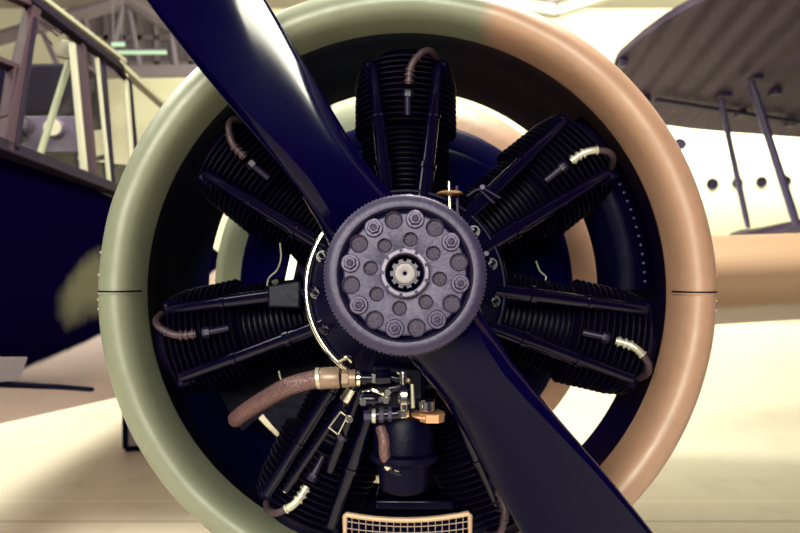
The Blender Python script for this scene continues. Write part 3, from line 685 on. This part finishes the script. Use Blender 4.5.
# ---- undercarriage below the nacelle
gl_ = OE.z
def e_from_w(p): return RE.transposed() @ (Vector(p)-OE)
for s in (-.25, .25):
    mb = MB(); mb.tube([Vector((s, -.45, -1.0)), e_from_w((OE.x+s, OE.y+1.15, .38))], .045, 14); mb.build('undercarriage_leg', 'tube', ac)
q = e_from_w((OE.x, OE.y+1.15, .38)); mb = MB(); mb.lathe([(.05, -.12), (.30, -.12), (.37, -.06), (.38, 0), (.37, .06), (.30, .12), (.05, .12)], Matrix.Translation(q) @ Matrix.Rotation(PI/2, 4, 'Y'), 36, True); mb.build('wheel', 'rubber', ac)
mb = MB(); mb.tube([q-Vector((.26, 0, 0)), q+Vector((.26, 0, 0))], .03, 12); mb.build('axle', 'bolt', ac)

# ================================================================== PROPELLER
PO = Vector((0, 0, .28))
pr = thing('propeller', 'glossy black two-bladed propeller with round bolted grey hub plate', 'propeller', ME, PO)
WP = .272
def section(s, hw, pitch, th, wl, d, t):       # superellipse-like aerofoil around the blade axis
    pts = []; cp_, sp2 = math.cos(R(pitch)), math.sin(R(pitch)); ch = hw/cp_
    prof = [(-1, .66), (-.995, .73), (-.8, .77), (-.5, .82), (-.2, .86), (-.05, .87), (.1, .86), (.22, .83), (.35, .78), (.48, .71), (.6, .63), (.72, .53), (.83, .43), (.92, .26), (.97, .12), (1, -.05),
            (.985, -.16), (.9, -.26), (.7, -.38), (.4, -.45), (0, -.5), (-.4, -.5), (-.75, -.42), (-.93, -.25), (-.985, .0), (-1, .3)]
    for x, y in prof:
        yy = y*th; xx = x*ch
        pts.append(d*s+t*(xx*cp_+yy*sp2)+Vector((0, 0, wl-xx*sp2+yy*cp_)))
    return pts
K = [  # s, half width seen, pitch, half thickness, centre w
 (.015, .085, 20, .055, .262), (.07, .076, 24, .056, .264), (.11, .066, 31, .054, .266), (.15, .0595, 38, .050, .268), (.20, .0565, 42, .044, .270), (.25, .0595, 43, .038, .270), (.31, .066, 42, .032, .270),
 (.38, .0735, 40, .027, .270), (.46, .080, 38, .023, .268), (.56, .086, 35, .020, .266), (.70, .090, 31, .016, .264), (.85, .088, 27, .013, .262), (1.0, .080, 24, .011, .26), (1.15, .066, 21, .009, .26), (1.25, .045, 20, .007, .26), (1.30, .02, 19, .004, .26)]
def blade(a):
    d = pol(1, a, 0); t = pol(1, a-90, 0); mb = MB()
    mb.rings([section(s, hw, pt, th, wl, d, t) for s, hw, pt, th, wl in K], True, True)
    return mb.build('blade', 'blade', pr, smooth=50)
d1 = at(210, 0, WP); A1 = math.degrees(math.atan2(d1.y, d1.x)); d2 = at(582, 533, WP); A2 = math.degrees(math.atan2(d2.y, d2.x))
blade(A1); blade(A2)
mb = MB(); mb.lathe([(.047, .19), (.098, .19), (.106, .20), (.110, .23), (.110, .33), (.047, .335)], None, 72); mb.build('boss', 'blade', pr)
# hub plate with rim and groove; pits are real recesses (dark-walled cups set into the face)
S = .853/600
mb = MB(); mb.lathe([(.03, .330), (82*S, .330), (83*S, .334), (83*S, .352), (82*S, .358), (80*S, .3605), (73*S, .3625), (69.5*S, .3615), (68*S, .358), (67*S, .3535), (67*S, .351), (63.2*S, .350), (62.6*S, .3565), (19.5*S, .357), (19.5*S, .335)], None, 128)
hp = mb.build('hub_plate', 'hub', pr, smooth=35)
# the face plate is pierced by sixteen round recesses
mb = MB(); mb.lathe([(20*S, .356), (62.4*S, .356), (62.4*S, .3605), (61*S, .3618), (21*S, .3618), (20*S, .3612)], None, 128, close=True)
fp = mb.build('hub_face', 'hub', hp, smooth=30)
mb = MB()
for i in range(8):
    for r0, a, r in ((56, 102+45*i, 8.4), (35.5, 81+45*i, 6.8)):
        q = pol(r0*S, a, .35); mb.lathe([(r*S, 0), (r*S, .02)], Matrix.Translation(q), 32, True)
ct = mb.build('cutter', 'hub', hp); bo = fp.modifiers.new('cut', 'BOOLEAN'); bo.operation = 'DIFFERENCE'; bo.object = ct; bo.solver = 'EXACT'
bpy.context.view_layer.update(); ev = fp.evaluated_get(bpy.context.evaluated_depsgraph_get()); nm = bpy.data.meshes.new_from_object(ev)
fp.modifiers.clear(); fp.data = nm; nm.set_sharp_from_angle(angle=R(30)); bpy.data.objects.remove(ct)
mb = MB(); n = 120                             # knurled rim
for i in range(n):
    a = 360*i/n
    mb.add([pol(82.6*S, a-.9, .337), pol(82.6*S, a+.9, .337), pol(82.4*S, a+.9, .354), pol(82.4*S, a-.9, .354), pol(84*S, a, .337), pol(84*S, a, .354)], [(0, 4, 5, 3), (4, 1, 2, 5), (0, 1, 4), (3, 5, 2)])
mb.build('rim_knurling', 'hubdark', hp, smooth=0)
mb = MB(); mb.lathe([(63*S, .3515), (66.9*S, .352)], None, 128); mb.build('rim_groove', 'hole', hp)
def pit(r0, a, r):
    p = pol(r0*S, a, .361); q = r*S; mb = MB()
    mb.lathe([(q*1.16, -.001), (q*1.16, .0012), (q*1.08, .0020), (q*1.0, .0012), (q*.985, -.001)], Matrix.Translation(p), 32)
    o = mb.build('pit', 'hubdark', hp); p = p+Vector((0, 0, -.0042))
    mb = MB(); mb.lathe([(q*1.03, .0002), (q*.9, .0003), (.0002, .0005)], Matrix.Translation(p), 32)
    for i in range(26):
        b_ = random.uniform(0, 2*PI); rr = q*.8*math.sqrt(random.random()); mb.lathe([(.0001, .0012), (.0007, .0009), (.0010, .0003)], Matrix.Translation(p+Vector((rr*math.cos(b_), rr*math.sin(b_), 0))), 6)
    mb.build('pit_floor', 'pit', hp)
for i in range(8):
    pit(56, 102+45*i, 8.2); pit(35.5, 81+45*i, 6.6)
    p = pol(56.5*S, 79.5+45*i, .361); mb = MB()
    mb.lathe([(.004, 0), (9.5*S, 0), (9.5*S, .004), (8.6*S, .0055), (.004, .0055)], Matrix.Translation(p), 32)
    mb.lathe([(.003, .0055), (7.0*S, .0055), (6.8*S, .0095), (5.8*S, .0115), (.003, .0115)], Matrix.Translation(p) @ Matrix.Rotation(R(17*i), 4, 'Z'), 6)
    bo = mb.build('hub_bolt', 'bolt', pr, smooth=30)
    mb = MB(); mb.lathe([(3.8*S, .0115), (3.6*S, .0145), (2.2*S, .0150), (1.8*S, .0132), (.0001, .0130)], Matrix.Translation(p), 20); mb.build('bolt_end', 'hubdark', bo)
# centre ring, bore and castellated nut
mb = MB(); mb.lathe([(25*S, .360), (24.7*S, .3735), (23.4*S, .3755), (20.4*S, .3755), (19.5*S, .374), (19.5*S, .335)], None, 64); cr = mb.build('centre_ring', 'ring', pr)
mb = MB()
for i in range(9):
    a = 20+40*i; mb.bar(pol(21*S, a, .3750), pol(25*S, a, .3742), .0045, .003, (0, 0, 1))
mb.build('ring_notches', 'hubdark', cr, smooth=0)
mb = MB(); mb.lathe([(.0001, .338), (19.3*S, .338)], None, 48); mb.build('bore', 'hole', hp)
mb = MB(); nn = 10
ol = []
for i in range(nn):
    a = 36*i
    for da, r in ((-11, 12.6), (-9, 15.2), (9, 15.2), (11, 12.6)): ol.append(pol(r*S, a+da, .340))
mb.prism(ol, (0, 0, .020)); nu = mb.build('shaft_nut', 'bolt', pr, smooth=0)
mb = MB(); mb.lathe([(12.4*S, .360), (12.2*S, .3625), (11*S, .3632), (10.6*S, .3612), (10.2*S, .3635), (3*S, .3645), (2.2*S, .364), (2.0*S, .358)], None, 40); plabel(mb.build('shaft_end', 'nut', nu), 'pale bare metal shaft end')
mb = MB(); mb.lathe([(2.0*S, .3628), (.0001, .3625)], None, 16); mb.build('shaft_bore', 'hole', nu)
